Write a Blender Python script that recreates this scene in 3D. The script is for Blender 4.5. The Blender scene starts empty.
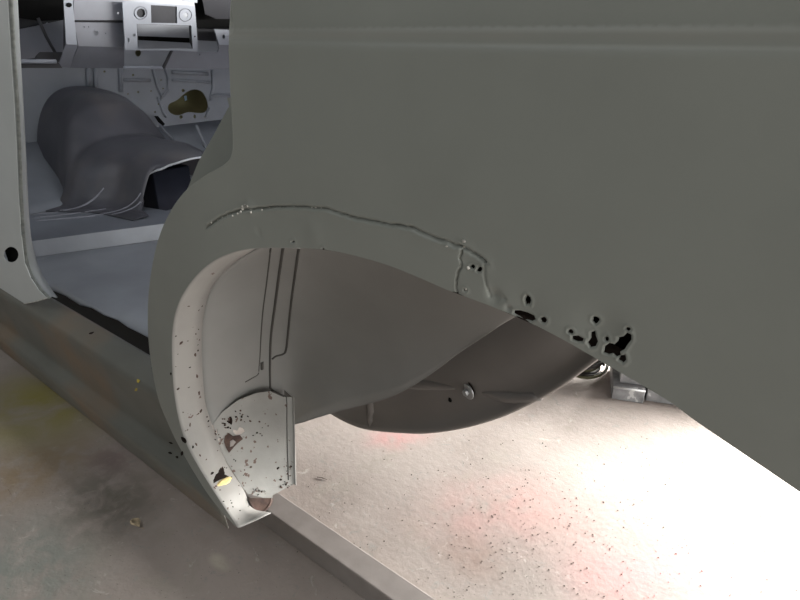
import bpy, bmesh, math, random
from mathutils import Vector, geometry, noise
from mathutils.bvhtree import BVHTree
random.seed(7)
SC = bpy.context.scene
COL = SC.collection

# ------------------------------------------------------------------ camera
H = 1.15; D = 0.42                       # camera height, distance from the body side
YAW = math.radians(50.6); PITCH = math.radians(24.0); FPX = 600.0
FH = Vector((-math.cos(YAW), math.sin(YAW), 0))
RT = Vector((math.sin(YAW), math.cos(YAW), 0))
FW = FH * math.cos(PITCH) + Vector((0, 0, -math.sin(PITCH)))
UP = RT.cross(FW)
CAMP = Vector((0, -D, H))
cd = bpy.data.cameras.new('camera'); cam = bpy.data.objects.new('camera', cd); COL.objects.link(cam)
cam.location = CAMP
from mathutils import Matrix
M3 = Matrix((RT, UP, -FW)).transposed()
cam.rotation_euler = M3.to_euler()
cd.sensor_width = 36; cd.lens = 36 * FPX / 800; cd.clip_start = 0.02; cd.clip_end = 100
SC.camera = cam

# ------------------------------------------------------------------ world, lights, exposure
SC.view_settings.view_transform = 'Standard'; SC.view_settings.look = 'None'
SC.view_settings.gamma = 1; SC.view_settings.use_curve_mapping = False
SC.view_settings.exposure = 0.0
w = bpy.data.worlds.new('workshop_air'); SC.world = w; w.use_nodes = True
bg = w.node_tree.nodes['Background']; bg.inputs[0].default_value = (0.62, 0.64, 0.60, 1); bg.inputs[1].default_value = 0.16

def area(name, loc, target, sx, sy, power, col=(1, 1, 1)):
    l = bpy.data.lights.new(name, 'AREA'); l.shape = 'RECTANGLE'; l.size = sx; l.size_y = sy
    l.energy = power; l.color = col
    o = bpy.data.objects.new(name, l); COL.objects.link(o); o.location = loc
    o.rotation_euler = (Vector(target) - Vector(loc)).to_track_quat('-Z', 'Y').to_euler()
    return o
# daylight through the big open doorway behind the far side of the car, and added fill lamps for the cabin and the crease
area('doorway_daylight', (0.95, 3.5, 0.80), (-0.1, 1.3, 0.0), 3.2, 1.3, 1750, (1.0, 0.99, 0.95))
area('rear_doorway_daylight', (3.9, -0.15, 0.85), (-0.8, 0.2, 0.5), 1.5, 1.5, 168, (1.0, 1.0, 0.98))
area('side_window_daylight', (3.0, -2.3, 1.9), (-0.3, 0.0, 0.8), 2.0, 1.6, 18, (1.0, 1.0, 0.94))
area('cabin_fill_lamp', (-1.5, -1.9, 2.5), (-2.0, 0.8, 0.5), 1.6, 0.4, 8.5, (0.88, 0.94, 1.0))  # added lamp, brightens cabin floor and dash through the door opening
area('crease_fill_lamp', (-0.2, -1.3, 3.0), (-0.2, -0.6, 0.0), 3.0, 0.3, 9, (1.0, 1.0, 0.95))  # added overhead lamp, so the panel crease catches a highlight

def ray(px, py):
    return FW + RT * ((px - 400) / FPX) + UP * ((300 - py) / FPX)
def P(px, py, X=None, Y=None, Z=None, plane=None):
    d = ray(px, py)
    if X is not None: t = (X - CAMP.x) / d.x
    elif Y is not None: t = (Y - CAMP.y) / d.y
    elif Z is not None: t = (Z - CAMP.z) / d.z
    else:
        if plane[0] == 'plate': return CAMP + d * (plate_t(px, py) - plane[1])
        p0, n = plane[:2]; t = (p0 - CAMP).dot(n) / d.dot(n)
    return CAMP + d * t

def proj(v):
    v = Vector(v) - CAMP; d = v.dot(FW); return (400 + FPX * v.dot(RT) / d, 300 - FPX * v.dot(UP) / d)

# ------------------------------------------------------------------ materials
def paint(name, col, rough=0.55, mottle=0.10, mscale=9.0, bump=0.05, bscale=300.0, chip=None, chipcol=(0.05, 0.03, 0.025), spec=0.4, second=None, sscale=3.0, metallic=0.0):
    m = bpy.data.materials.new(name); m.use_nodes = True
    nt = m.node_tree; b = nt.nodes['Principled BSDF']
    b.inputs['Roughness'].default_value = rough
    b.inputs['Specular IOR Level'].default_value = spec
    b.inputs['Metallic'].default_value = metallic
    tc = nt.nodes.new('ShaderNodeTexCoord')
    n1 = nt.nodes.new('ShaderNodeTexNoise'); n1.inputs['Scale'].default_value = mscale; n1.inputs['Detail'].default_value = 6
    nt.links.new(tc.outputs['Object'], n1.inputs['Vector'])
    mx = nt.nodes.new('ShaderNodeMix'); mx.data_type = 'RGBA'
    c0 = [max(0, c * (1 - mottle)) for c in col]; c1 = [min(1, c * (1 + mottle)) for c in col]
    mx.inputs[6].default_value = (*c0, 1); mx.inputs[7].default_value = (*c1, 1)
    rp = nt.nodes.new('ShaderNodeMapRange'); rp.inputs[1].default_value = 0.35; rp.inputs[2].default_value = 0.65
    nt.links.new(n1.outputs['Fac'], rp.inputs[0]); nt.links.new(rp.outputs[0], mx.inputs[0])
    out = mx.outputs[2]
    if second:
        n3 = nt.nodes.new('ShaderNodeTexNoise'); n3.inputs['Scale'].default_value = sscale; n3.inputs['Detail'].default_value = 4
        nt.links.new(tc.outputs['Object'], n3.inputs['Vector'])
        r3 = nt.nodes.new('ShaderNodeMapRange'); r3.inputs[1].default_value = 0.50; r3.inputs[2].default_value = 0.72
        nt.links.new(n3.outputs['Fac'], r3.inputs[0])
        m3 = nt.nodes.new('ShaderNodeMix'); m3.data_type = 'RGBA'; m3.inputs[7].default_value = (*second, 1)
        nt.links.new(r3.outputs[0], m3.inputs[0]); nt.links.new(out, m3.inputs[6]); out = m3.outputs[2]
    if chip:
        n2 = nt.nodes.new('ShaderNodeTexNoise'); n2.inputs['Scale'].default_value = chip[1]; n2.inputs['Detail'].default_value = 3
        nt.links.new(tc.outputs['Object'], n2.inputs['Vector'])
        r2 = nt.nodes.new('ShaderNodeMapRange'); r2.inputs[1].default_value = chip[0]; r2.inputs[2].default_value = chip[0] + 0.02
        nt.links.new(n2.outputs['Fac'], r2.inputs[0])
        m2 = nt.nodes.new('ShaderNodeMix'); m2.data_type = 'RGBA'; m2.inputs[7].default_value = (*chipcol, 1)
        nt.links.new(r2.outputs[0], m2.inputs[0]); nt.links.new(out, m2.inputs[6]); out = m2.outputs[2]
    nt.links.new(out, b.inputs['Base Color'])
    if bump:
        n4 = nt.nodes.new('ShaderNodeTexNoise'); n4.inputs['Scale'].default_value = bscale
        nt.links.new(tc.outputs['Object'], n4.inputs['Vector'])
        bp = nt.nodes.new('ShaderNodeBump'); bp.inputs['Strength'].default_value = bump; bp.inputs['Distance'].default_value = 0.002
        nt.links.new(n4.outputs['Fac'], bp.inputs['Height']); nt.links.new(bp.outputs[0], b.inputs['Normal'])
    return m

M = {}
M['panel'] = paint('grey_primer_outer', (0.25, 0.26, 0.238), 0.40, 0.05, 5, 0.04, 500)
M['liner'] = paint('light_grey_primer', (0.245, 0.243, 0.235), 0.6, 0.05, 8, 0.06, 300)
M['lip'] = paint('light_grey_primer_chipped', (0.31, 0.30, 0.285), 0.6, 0.06, 12, 0.08, 300, chip=(0.71, 60), chipcol=(0.12, 0.07, 0.06))
M['plate'] = paint('plate_primer_flaking', (0.28, 0.275, 0.26), 0.65, 0.08, 20, 0.1, 300, chip=(0.655, 75), chipcol=(0.12, 0.08, 0.065))
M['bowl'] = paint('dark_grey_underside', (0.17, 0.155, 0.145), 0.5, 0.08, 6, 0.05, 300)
M['sill'] = paint('sill_primer', (0.13, 0.13, 0.115), 0.5, 0.12, 6, 0.05, 400, chip=(0.74, 25), chipcol=(0.03, 0.025, 0.02), second=(0.19, 0.135, 0.09), sscale=4)
M['cabin'] = paint('blue_grey_cabin_primer', (0.19, 0.203, 0.235), 0.45, 0.10, 5, 0.05, 300)
M['cabin_light'] = paint('light_blue_grey_cabin_primer', (0.52, 0.54, 0.58), 0.45, 0.08, 8, 0.05, 300)
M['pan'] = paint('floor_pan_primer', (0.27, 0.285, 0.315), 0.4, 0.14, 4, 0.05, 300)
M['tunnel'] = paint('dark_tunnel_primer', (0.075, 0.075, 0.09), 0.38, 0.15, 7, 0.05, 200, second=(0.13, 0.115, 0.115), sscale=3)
M['flute_highlight'] = paint('tunnel_flute_highlight', (0.26, 0.26, 0.30), 0.35, 0.1, 8)  # paler tone puts the light on the flute creases into the colour
M['fascia'] = paint('fascia_paint', (0.21, 0.225, 0.265), 0.5, 0.06, 12)
M['dash'] = paint('dash_primer', (0.14, 0.147, 0.175), 0.5, 0.06, 12, 0.05, 300)
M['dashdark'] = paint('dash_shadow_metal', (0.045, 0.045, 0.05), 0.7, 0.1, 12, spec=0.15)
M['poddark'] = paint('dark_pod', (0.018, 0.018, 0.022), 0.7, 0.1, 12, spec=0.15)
M['olive'] = paint('olive_bay_paint', (0.10, 0.095, 0.045), 0.6, 0.2, 8)
M['black'] = paint('black_void_shade', (0.006, 0.006, 0.006), 0.9, 0.1, 8, spec=0.05)  # near black, stands in for shade in holes and gaps
M['rust'] = paint('brown_rust', (0.075, 0.045, 0.036), 0.85, 0.4, 60, 0.5, 200)
M['rust_and_shade'] = paint('black_rust_and_shade', (0.018, 0.012, 0.010), 0.9, 0.3, 60, 0.3, 200, spec=0.1)  # rust colour, also used as shade behind holes and round the washer
M['fold_shade'] = paint('fold_shade_grey', (0.07, 0.067, 0.062), 0.8, 0.1, 20)  # dark grey puts the shadow of the folds into the rib colour
M['weld'] = paint('bright_weld', (0.52, 0.50, 0.46), 0.5, 0.4, 120, 0.4, 300, metallic=0.2)
M['pillar'] = paint('pillar_primer', (0.52, 0.54, 0.54), 0.45, 0.05, 4)
M['pillar_in'] = paint('pillar_inner_primer', (0.27, 0.285, 0.29), 0.45, 0.06, 6)
M['rubber'] = paint('edge_strip', (0.16, 0.17, 0.16), 0.6, 0.25, 90, 0.3, 200)
M['steel'] = paint('grey_steel_tube', (0.27, 0.24, 0.225), 0.5, 0.08, 20, 0.05, 200)
M['zinc'] = paint('zinc_washer', (0.42, 0.42, 0.42), 0.35, 0.1, 30, 0.05, 200, metallic=0.5)
M['yellow'] = paint('yellow_paint', (0.50, 0.38, 0.06), 0.7, 0.2, 40)
M['foam'] = paint('pale_yellow_foam', (0.78, 0.62, 0.28), 0.8, 0.1, 50, 0.3, 200)
M['block'] = paint('grey_block', (0.19, 0.19, 0.195), 0.6, 0.25, 30, 0.3, 100, chip=(0.64, 30), chipcol=(0.4, 0.4, 0.4))
M['wrap'] = paint('pale_edge', (0.45, 0.45, 0.45), 0.5, 0.1, 30)
M['cable'] = paint('dark_cable', (0.015, 0.011, 0.009), 0.6, 0.2, 30)
M['cable_olive'] = paint('olive_cable', (0.05, 0.046, 0.02), 0.6, 0.2, 30)
M['box'] = paint('black_blue_box', (0.010, 0.012, 0.020), 0.8, 0.1, 20, spec=0.1)
M['board'] = paint('olive_board', (0.22, 0.21, 0.07), 0.7, 0.1, 20)
M['blue'] = paint('pale_blue', (0.20, 0.30, 0.42), 0.5, 0.1, 20)
M['leaf'] = paint('dry_leaf', (0.30, 0.24, 0.16), 0.8, 0.3, 80)
M['grit'] = paint('dark_grit', (0.07, 0.055, 0.045), 0.9, 0.5, 50)
M['wall'] = paint('workshop_wall', (0.45, 0.45, 0.43), 0.8, 0.08, 2)

# crease with sanded through tint
def crease_tint(m, z0):
    nt = m.node_tree; b = nt.nodes['Principled BSDF']
    src = b.inputs['Base Color'].links[0].from_socket
    tc = nt.nodes.new('ShaderNodeTexCoord'); sp = nt.nodes.new('ShaderNodeSeparateXYZ')
    nt.links.new(tc.outputs['Object'], sp.inputs[0])
    sub = nt.nodes.new('ShaderNodeMath'); sub.operation = 'SUBTRACT'; sub.inputs[1].default_value = z0
    nt.links.new(sp.outputs[2], sub.inputs[0])
    ab = nt.nodes.new('ShaderNodeMath'); ab.operation = 'ABSOLUTE'; nt.links.new(sub.outputs[0], ab.inputs[0])
    mr = nt.nodes.new('ShaderNodeMapRange'); mr.inputs[1].default_value = 0.0; mr.inputs[2].default_value = 0.008
    mr.inputs[3].default_value = 0.35; mr.inputs[4].default_value = 0.0
    nt.links.new(ab.outputs[0], mr.inputs[0])
    nz = nt.nodes.new('ShaderNodeTexNoise'); nz.inputs['Scale'].default_value = 14; nt.links.new(tc.outputs['Object'], nz.inputs['Vector'])
    mu = nt.nodes.new('ShaderNodeMath'); mu.operation = 'MULTIPLY'; nt.links.new(mr.outputs[0], mu.inputs[0]); nt.links.new(nz.outputs['Fac'], mu.inputs[1])
    mx = nt.nodes.new('ShaderNodeMix'); mx.data_type = 'RGBA'; mx.inputs[7].default_value = (0.36, 0.29, 0.25, 1)
    nt.links.new(mu.outputs[0], mx.inputs[0]); nt.links.new(src, mx.inputs[6]); nt.links.new(mx.outputs[2], b.inputs['Base Color'])

# ------------------------------------------------------------------ object helpers
def obj(name, verts, faces, mat, parent=None, smooth=False, solid=0.0, bevel=0.0, offset=0.0, label=None, inv=False):
    me = bpy.data.meshes.new(name); me.from_pydata([tuple(v) for v in verts], [], [tuple(f) for f in faces]); me.update()
    bm = bmesh.new(); bm.from_mesh(me)
    if inv: bmesh.ops.reverse_faces(bm, faces=bm.faces)
    bm.to_mesh(me); bm.free()
    me.materials.append(mat)
    if smooth:
        for p in me.polygons: p.use_smooth = True
    o = bpy.data.objects.new(name, me); COL.objects.link(o)
    if parent: o.parent = parent
    if solid:
        s = o.modifiers.new('thickness', 'SOLIDIFY'); s.thickness = solid; s.offset = offset
    if bevel:
        b = o.modifiers.new('edge', 'BEVEL'); b.width = bevel; b.segments = 2
    if label: o['label'] = label
    return o
def thing(o, label, cat, group=None):
    o['label'] = label; o['category'] = cat
    if group: o['group'] = group
    return o
def empty(name, loc, label, cat, group=None):
    o = bpy.data.objects.new(name, None); COL.objects.link(o); o.location = loc
    return thing(o, label, cat, group)

def inside(pt, poly):
    x, y = pt; c = False; n = len(poly); j = n - 1
    for i in range(n):
        xi, yi = poly[i]; xj, yj = poly[j]
        if (yi > y) != (yj > y) and x < (xj - xi) * (y - yi) / (yj - yi) + xi: c = not c
        j = i
    return c
def subdiv(poly, step, closed=True):
    out = []; n = len(poly)
    for i in range(n if closed else n - 1):
        a = Vector(poly[i]); b = Vector(poly[(i + 1) % n]); k = max(1, int((b - a).length / step))
        for q in range(k): out.append(tuple(a.lerp(b, q / k)))
    if not closed: out.append(tuple(poly[-1]))
    return out
def smoothline(pts, n=8, closed=False):
    P_ = [Vector(p) for p in pts]; out = []; N = len(P_)
    rng = N if closed else N - 1
    for i in range(rng):
        p1 = P_[i]; p2 = P_[(i + 1) % N]
        p0 = P_[i - 1] if (closed or i > 0) else p1 * 2 - p2
        p3 = P_[(i + 2) % N] if (closed or i + 2 < N) else p2 * 2 - p1
        for q in range(n):
            t = q / n
            out.append(0.5 * ((2 * p1) + (p2 - p0) * t + (2 * p0 - 5 * p1 + 4 * p2 - p3) * t * t + (3 * p1 - p0 - 3 * p2 + p3) * t ** 3))
    if not closed: out.append(P_[-1])
    return [tuple(p) for p in out]
def segdist(p, a, b):
    ax, ay = a; bx, by = b; dx, dy = bx - ax, by - ay
    L = dx * dx + dy * dy; t = 0 if L == 0 else max(0, min(1, ((p[0] - ax) * dx + (p[1] - ay) * dy) / L))
    return math.hypot(p[0] - ax - t * dx, p[1] - ay - t * dy), t
def linedist(p, line):
    return min(segdist(p, line[i], line[i + 1])[0] for i in range(len(line) - 1))

def cdt(outline, holes=(), extra=(), grid=None, edge=None):
    """2D triangulation of an outline with holes -> (pts, tris)"""
    vs = []; es = []
    def ring(r):
        s = len(vs)
        for p in r: vs.append(Vector(p))
        for i in range(len(r)): es.append((s + i, s + (i + 1) % len(r)))
    if edge: outline = subdiv(outline, edge)
    ring(outline)
    for h in holes: ring(h)
    if grid:
        xs = [p[0] for p in outline]; ys = [p[1] for p in outline]
        from mathutils.kdtree import KDTree
        sub = subdiv(outline, grid / 3); kd = KDTree(len(sub))
        for i_, q in enumerate(sub): kd.insert((q[0], q[1], 0), i_)
        kd.balance()
        nx = int((max(xs) - min(xs)) / grid) + 1; ny = int((max(ys) - min(ys)) / grid) + 1
        for i in range(nx):
            for j in range(ny):
                p = (min(xs) + (i + (0.5 if j % 2 else 0)) * grid, min(ys) + j * grid)
                if kd.find((p[0], p[1], 0))[2] > grid * .45 and inside(p, outline): vs.append(Vector(p))
    for p in extra:
        if inside(p, outline) and not any(inside(p, h) for h in holes): vs.append(Vector(p))
    r = geometry.delaunay_2d_cdt(vs, es, [], 0, 1e-6)
    pts = r[0]; tris = []
    for f in r[2]:
        c = [(pts[f[0]][k] + pts[f[1]][k] + pts[f[2]][k]) / 3 for k in (0, 1)]
        if inside(c, outline) and not any(inside(c, h) for h in holes): tris.append(tuple(f))
    return [tuple(p) for p in pts], tris

def sheet(name, out_px, mat, parent=None, holes=(), th=0.004, smooth=False, label=None, **pl):
    """flat pressed-metal piece: outline given as image points, standing on a real plane of the scene"""
    if 'X' in pl:
        X = pl['X']; to2 = lambda q: (lambda v: (v.y, v.z))(P(q[0], q[1], X=X)); back = lambda p: (X, p[0], p[1])
    elif 'Y' in pl:
        Y = pl['Y']; to2 = lambda q: (lambda v: (v.x, v.z))(P(q[0], q[1], Y=Y)); back = lambda p: (p[0], Y, p[1])
    elif 'plane' in pl:
        pp = pl['plane']; to2 = lambda q: (q[0] / 1000, q[1] / 1000); back = lambda p: P(p[0] * 1000, p[1] * 1000, plane=pp)
    else:
        Z = pl['Z']; to2 = lambda q: (lambda v: (v.x, v.y))(P(q[0], q[1], Z=Z)); back = lambda p: (p[0], p[1], Z)
    o2 = [to2(q) for q in out_px]; h2 = [[to2(q) for q in h] for h in holes]
    pts, tris = cdt(o2, h2, grid=(.006 if 'plane' in pl else None), edge=(.004 if 'plane' in pl else None))
    return obj(name, [back(p) for p in pts], tris, mat, parent, solid=th, smooth=smooth, label=label)
def ell(cx, cy, rx, ry=None, n=14, jit=0.0, rot=0.0):
    ry = ry or rx; o = []
    for i in range(n):
        a = 2 * math.pi * i / n; k = 1 + random.uniform(-jit, jit)
        x = rx * k * math.cos(a); y = ry * k * math.sin(a)
        o.append((cx + x * math.cos(rot) - y * math.sin(rot), cy + x * math.sin(rot) + y * math.cos(rot)))
    return o

def loft(name, rows, mat, parent=None, smooth=True, solid=0.0, closed=False, offset=0.0, label=None, inv=False, bevel=0):
    n = len(rows[0]); vs = [v for r in rows for v in r]; fs = []
    for i in range(len(rows) - 1):
        for j in range(n if closed else n - 1):
            a = i * n + j; b = i * n + (j + 1) % n
            fs.append((a, b, b + n, a + n))
    return obj(name, vs, fs, mat, parent, smooth=smooth, solid=solid, offset=offset, label=label, inv=inv, bevel=bevel)
def tube(name, pts, r, mat, parent=None, n=8, label=None):
    pts = [Vector(p) for p in pts]; rows = []
    for i, p in enumerate(pts):
        t = (pts[min(i + 1, len(pts) - 1)] - pts[max(i - 1, 0)]).normalized()
        u = t.cross(Vector((0.13, 0.2, 0.97))).normalized(); v = t.cross(u)
        rr = r[i] if isinstance(r, (list, tuple)) else r
        rows.append([p + (u * math.cos(a) + v * math.sin(a)) * rr for a in [2 * math.pi * k / n for k in range(n)]])
    vs = [v for q in rows for v in q]; fs = []
    for i in range(len(rows) - 1):
        for j in range(n):
            a = i * n + j; b = i * n + (j + 1) % n; fs.append((a, a + n, b + n, b))
    fs.append(tuple(range(n))); fs.append(tuple(reversed(range(len(vs) - n, len(vs)))))
    return obj(name, vs, fs, mat, parent, smooth=True, label=label)
def box(name, lo, hi, mat, parent=None, bevel=0.0, label=None, rot=0.0):
    c = [(a + b) / 2 for a, b in zip(lo, hi)]; h = [(b - a) / 2 for a, b in zip(lo, hi)]
    vs = []
    for sx in (-1, 1):
        for sy in (-1, 1):
            for sz in (-1, 1):
                x, y = sx * h[0], sy * h[1]
                vs.append((c[0] + x * math.cos(rot) - y * math.sin(rot), c[1] + x * math.sin(rot) + y * math.cos(rot), c[2] + sz * h[2]))
    fs = [(0, 1, 3, 2), (4, 6, 7, 5), (0, 4, 5, 1), (2, 3, 7, 6), (0, 2, 6, 4), (1, 5, 7, 3)]
    return obj(name, vs, fs, mat, parent, bevel=bevel, label=label)

# ------------------------------------------------------------------ the setting
def make_floor():
    m = bpy.data.materials.new('stained_concrete'); m.use_nodes = True; nt = m.node_tree; b = nt.nodes['Principled BSDF']
    b.inputs['Roughness'].default_value = 0.75; b.inputs['Specular IOR Level'].default_value = 0.3
    tc = nt.nodes.new('ShaderNodeTexCoord'); cur = None
    def noise_(scale, detail=8, rough=0.6, dist=0.0):
        n = nt.nodes.new('ShaderNodeTexNoise'); n.inputs['Scale'].default_value = scale; n.inputs['Detail'].default_value = detail
        n.inputs['Roughness'].default_value = rough; n.inputs['Distortion'].default_value = dist
        nt.links.new(tc.outputs['Object'], n.inputs['Vector']); return n.outputs['Fac']
    def rng(s, a, b_, lo=0.0, hi=1.0):
        r = nt.nodes.new('ShaderNodeMapRange'); r.inputs[1].default_value = a; r.inputs[2].default_value = b_
        r.inputs[3].default_value = lo; r.inputs[4].default_value = hi; r.interpolation_type = 'SMOOTHSTEP'
        nt.links.new(s, r.inputs[0]); return r.outputs[0]
    def mul(a, c):
        q = nt.nodes.new('ShaderNodeMath'); q.operation = 'MULTIPLY'; nt.links.new(a, q.inputs[0])
        if isinstance(c, float): q.inputs[1].default_value = c
        else: nt.links.new(c, q.inputs[1])
        return q.outputs[0]
    def mix(base, col, fac):
        x = nt.nodes.new('ShaderNodeMix'); x.data_type = 'RGBA'
        if isinstance(base, tuple): x.inputs[6].default_value = (*base, 1)
        else: nt.links.new(base, x.inputs[6])
        x.inputs[7].default_value = (*col, 1); nt.links.new(fac, x.inputs[0]); return x.outputs[2]
    def spot(x, y, r0, r1, sx=1.0, sy=1.0, rot=0.0):
        mp = nt.nodes.new('ShaderNodeMapping'); mp.vector_type = 'TEXTURE'
        mp.inputs['Location'].default_value = (x, y, 0); mp.inputs['Rotation'].default_value = (0, 0, rot); mp.inputs['Scale'].default_value = (sx, sy, 1)
        nt.links.new(tc.outputs['Object'], mp.inputs['Vector'])
        ln = nt.nodes.new('ShaderNodeVectorMath'); ln.operation = 'LENGTH'; nt.links.new(mp.outputs[0], ln.inputs[0])
        return rng(ln.outputs['Value'], r0, r1, 1.0, 0.0)
    cur = mix((0.275, 0.235, 0.213), (0.345, 0.30, 0.275), rng(noise_(2.5), 0.35, 0.65))
    cur = mix(cur, (0.30, 0.27, 0.235), mul(rng(noise_(9, 10, 0.7, 0.6), 0.52, 0.66), 0.55))
    cur = mix(cur, (0.25, 0.25, 0.235), mul(rng(noise_(26, 8, 0.75, 1.0), 0.56, 0.64), 0.5))
    cur = mix(cur, (0.58, 0.55, 0.50), mul(rng(noise_(14, 10, 0.7, 1.5), 0.60, 0.68), 0.35))
    # worn grey-green and ochre ground on the near side, stains of sprayed red primer below the arch
    for s in STAINS:
        p = P(s[0], s[1], Z=0.0); cur = mix(cur, s[5], mul(mul(spot(p.x, p.y, s[2], s[3], 1.0, s[4], s[7] if len(s) > 7 else 0.0), rng(noise_(5 if s[3] > .3 else 16, 8, 0.6, 0.5), 0.25, 0.62)), s[6]))
    cur = mix(cur, (0.10, 0.08, 0.07), mul(rng(noise_(150, 2, 0.5), 0.72, 0.76), 0.7))
    nt.links.new(cur, b.inputs['Base Color'])
    bp = nt.nodes.new('ShaderNodeBump'); bp.inputs['Strength'].default_value = 0.35; bp.inputs['Distance'].default_value = 0.004
    nt.links.new(noise_(45, 10, 0.7), bp.inputs['Height']); nt.links.new(bp.outputs[0], b.inputs['Normal'])
    o = obj('floor', [(-6, -3.5, 0), (4.5, -3.5, 0), (4.5, 5, 0), (-6, 5, 0), (-6, -3.5, -.1), (4.5, -3.5, -.1), (4.5, 5, -.1), (-6, 5, -.1)],
            [(0, 1, 2, 3), (7, 6, 5, 4), (0, 4, 5, 1), (1, 5, 6, 2), (2, 6, 7, 3), (3, 7, 4, 0)], m)
    o['kind'] = 'structure'
STAINS = [ # px, py, r0, r1, stretch, colour, amount
    (40, 405, 0.02, 0.42, 0.8, (0.25, 0.22, 0.06), 1.0),
    (30, 470, 0.02, 0.22, 1.2, (0.24, 0.17, 0.09), 0.7),
    (20, 570, 0.05, 0.30, 0.8, (0.20, 0.22, 0.20), 0.8),
    (110, 500, 0.02, 0.26, 0.7, (0.12, 0.11, 0.09), 0.8),
    (110, 460, 0.00, 0.13, 0.7, (0.17, 0.12, 0.12), 0.7),
    (398, 436, 0.00, 0.16, 0.6, (0.50, 0.24, 0.235), 0.7, 0.9),
    (520, 510, 0.00, 0.42, 0.5, (0.42, 0.23, 0.21), 0.75, 0.75),
    (670, 575, 0.00, 0.34, 0.5, (0.56, 0.24, 0.24), 0.85, 0.75),
    (470, 555, 0.00, 0.14, 0.8, (0.25, 0.17, 0.14), 0.6),
    (220, 562, 0.01, 0.05, 0.5, (0.55, 0.50, 0.42), 0.6),
]
make_floor()
def swall(name, lo, hi):
    o = box(name, lo, hi, M['wall']); o['kind'] = 'structure'
swall('wall_front', (-6, -3.5, 0), (-5.9, 5, 3.3))
swall('wall_far_left', (-5.9, 4.9, 0), (-0.9, 5.0, 3.3))

# ------------------------------------------------------------------ the car body
car = empty('car_body_shell', (-1.0, 0.0, 0.0),
            'stripped grey-primed car body shell with rusty open rear wheel arch, standing over the concrete floor', 'car body')
def reparent(o):   # keep world coordinates under the shell's empty
    o.parent = car; o.matrix_parent_inverse = Matrix.Translation((1.0, 0, 0)); return o
class _Car: pass
_obj = obj
def obj(name, verts, faces, mat, parent=None, **k):
    o = _obj(name, verts, faces, mat, None, **k)
    if parent is car: reparent(o)
    elif parent is not None:
        o.parent = parent; o.matrix_parent_inverse = parent_world_inv(parent)
    return o
def parent_world_inv(p):
    m = Matrix.Identity(4)
    if p.parent is None: return Matrix.Translation(p.location).inverted()
    return m   # parts of the shell sit at the identity

ZC = H - 0.002
def fpan(x, z):
    s = ZC - z
    y = 0.0
    kk = min(1.0, max(0.0, (x + 0.78) / 0.30)); kk = kk * kk * (3 - 2 * kk)
    y += 0.20 * kk * min(0.35, max(0.0, s - 0.10)) ** 1.6                      # lower side tucks in
    y += 0.20 * min(0.4, max(0.0, -0.60 - x)) ** 2                        # front edge rolls inwards
    q = min(1.0, max(0.0, (0.009 - s) / 0.015)); y += 0.0100 * q * q * (3 - 2 * q)     # pressed step at the crease
    if s < 0: y += 0.09 * (math.sqrt(s * s + 0.012 ** 2) - 0.012)  # shoulder leans in
    return y
def PP(px, py, off=0.0):
    Y = 0.0
    for _ in range(40):
        p = P(px, py, Y=Y); Y = Y * .45 + .55 * (fpan(p.x, p.z) + off)
    return p
def pp2(px, py):
    p = PP(px, py); return (p.x, p.z)

# outer quarter panel
front_edge = [(232, -60), (231, 0), (229, 40), (230, 80), (232, 120), (233, 148), (227, 163), (210, 173), (190, 187), (174, 206), (161, 232), (153, 262), (148.5, 296), (148, 330), (151, 362), (158, 398), (170, 428), (181, 450), (203, 487), (222, 512), (237, 528)]
arch_edge = [(238, 528), (216, 495), (198, 466), (184, 438), (175, 400), (172, 360), (173, 325), (180, 300), (195, 277), (215, 260), (240, 250), (268, 247.5), (300, 248), (330, 250.5), (360, 257), (390, 266), (420, 278), (450, 291), (490, 306), (525, 321), (560, 338), (600, 361), (640, 384), (670, 402), (700, 424), (750, 458), (800, 492)]
fe2 = smoothline([pp2(*q) for q in front_edge], 4)
ae_px = smoothline(arch_edge, 5)
ae2 = [pp2(*q) for q in ae_px]
e = ae2[-1]
tail = [(e[0] + .05, e[1] - .025), (.13, .80), (.19, .72), (.24, .62), (.27, .52), (.28, .42), (.9, .40), (.9, 1.5)]
x0, z0 = fe2[0]
outline = fe2[:-1] + ae2 + tail + [(x0, 1.5)]
hole_px = [ell(472, 267, 2.6, 2.2, 9, .25), ell(479, 270, 2.6, 2.8, 9, .25), ell(527, 300.5, 3.2, 4.8, 12, .2),
           [(513, 311), (519, 311), (526, 313), (533, 316), (535, 320), (531, 322), (524, 320), (518, 317), (513, 314)],
           ell(543, 320.5, 3.2, 3.2, 11, .15), ell(570.5, 332, 2.6, 2.2, 9, .2), [(572, 336), (578, 336), (583, 339), (582, 342), (577, 342), (572, 340)],
           ell(594.5, 321, 3.4, 3.6, 11, .2), [(590, 333), (594, 332), (595, 337), (597, 342), (595, 347), (590, 348), (587, 343), (590, 339)],
           ell(606, 340, 2.2, 2.2, 8, .2),
           [(603, 353), (604, 347), (609, 343.5), (614, 345), (617, 342), (618, 338), (623, 337), (627, 333), (631, 335), (631, 340), (627, 345), (624, 350), (620, 352), (620, 356), (616, 357), (612, 354), (608, 355)],
           ell(628, 329.5, 2.2, 2.0, 8, .2), [(618, 360), (620, 356), (625, 355), (626, 360), (623, 363)],
           ell(465, 290, 1.6, 1.4, 7, .1), ell(293, 242, 1.8, 1.3, 7, .2), ell(323, 249.0, 1.2, .8, 7, .1)]
holes2 = [[pp2(*q) for q in h] for h in hole_px]
hc = [(sum(q[0] for q in h) / len(h), sum(q[1] for q in h) / len(h), max(math.hypot(q[0] - h[0][0], q[1] - h[0][1]) for q in h) / 2) for h in holes2]
seamA_px = smoothline([(208, 226), (222, 217), (238, 211), (256, 209), (275, 207), (300, 207), (325, 209), (340, 214), (360, 219), (385, 224), (410, 228), (422, 233), (440, 240), (462, 248), (476, 256), (485, 262)], 6)
seamB_px = smoothline([(462, 250), (460, 258), (461, 266), (457, 275), (456, 286), (457, 293)], 6)
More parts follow.
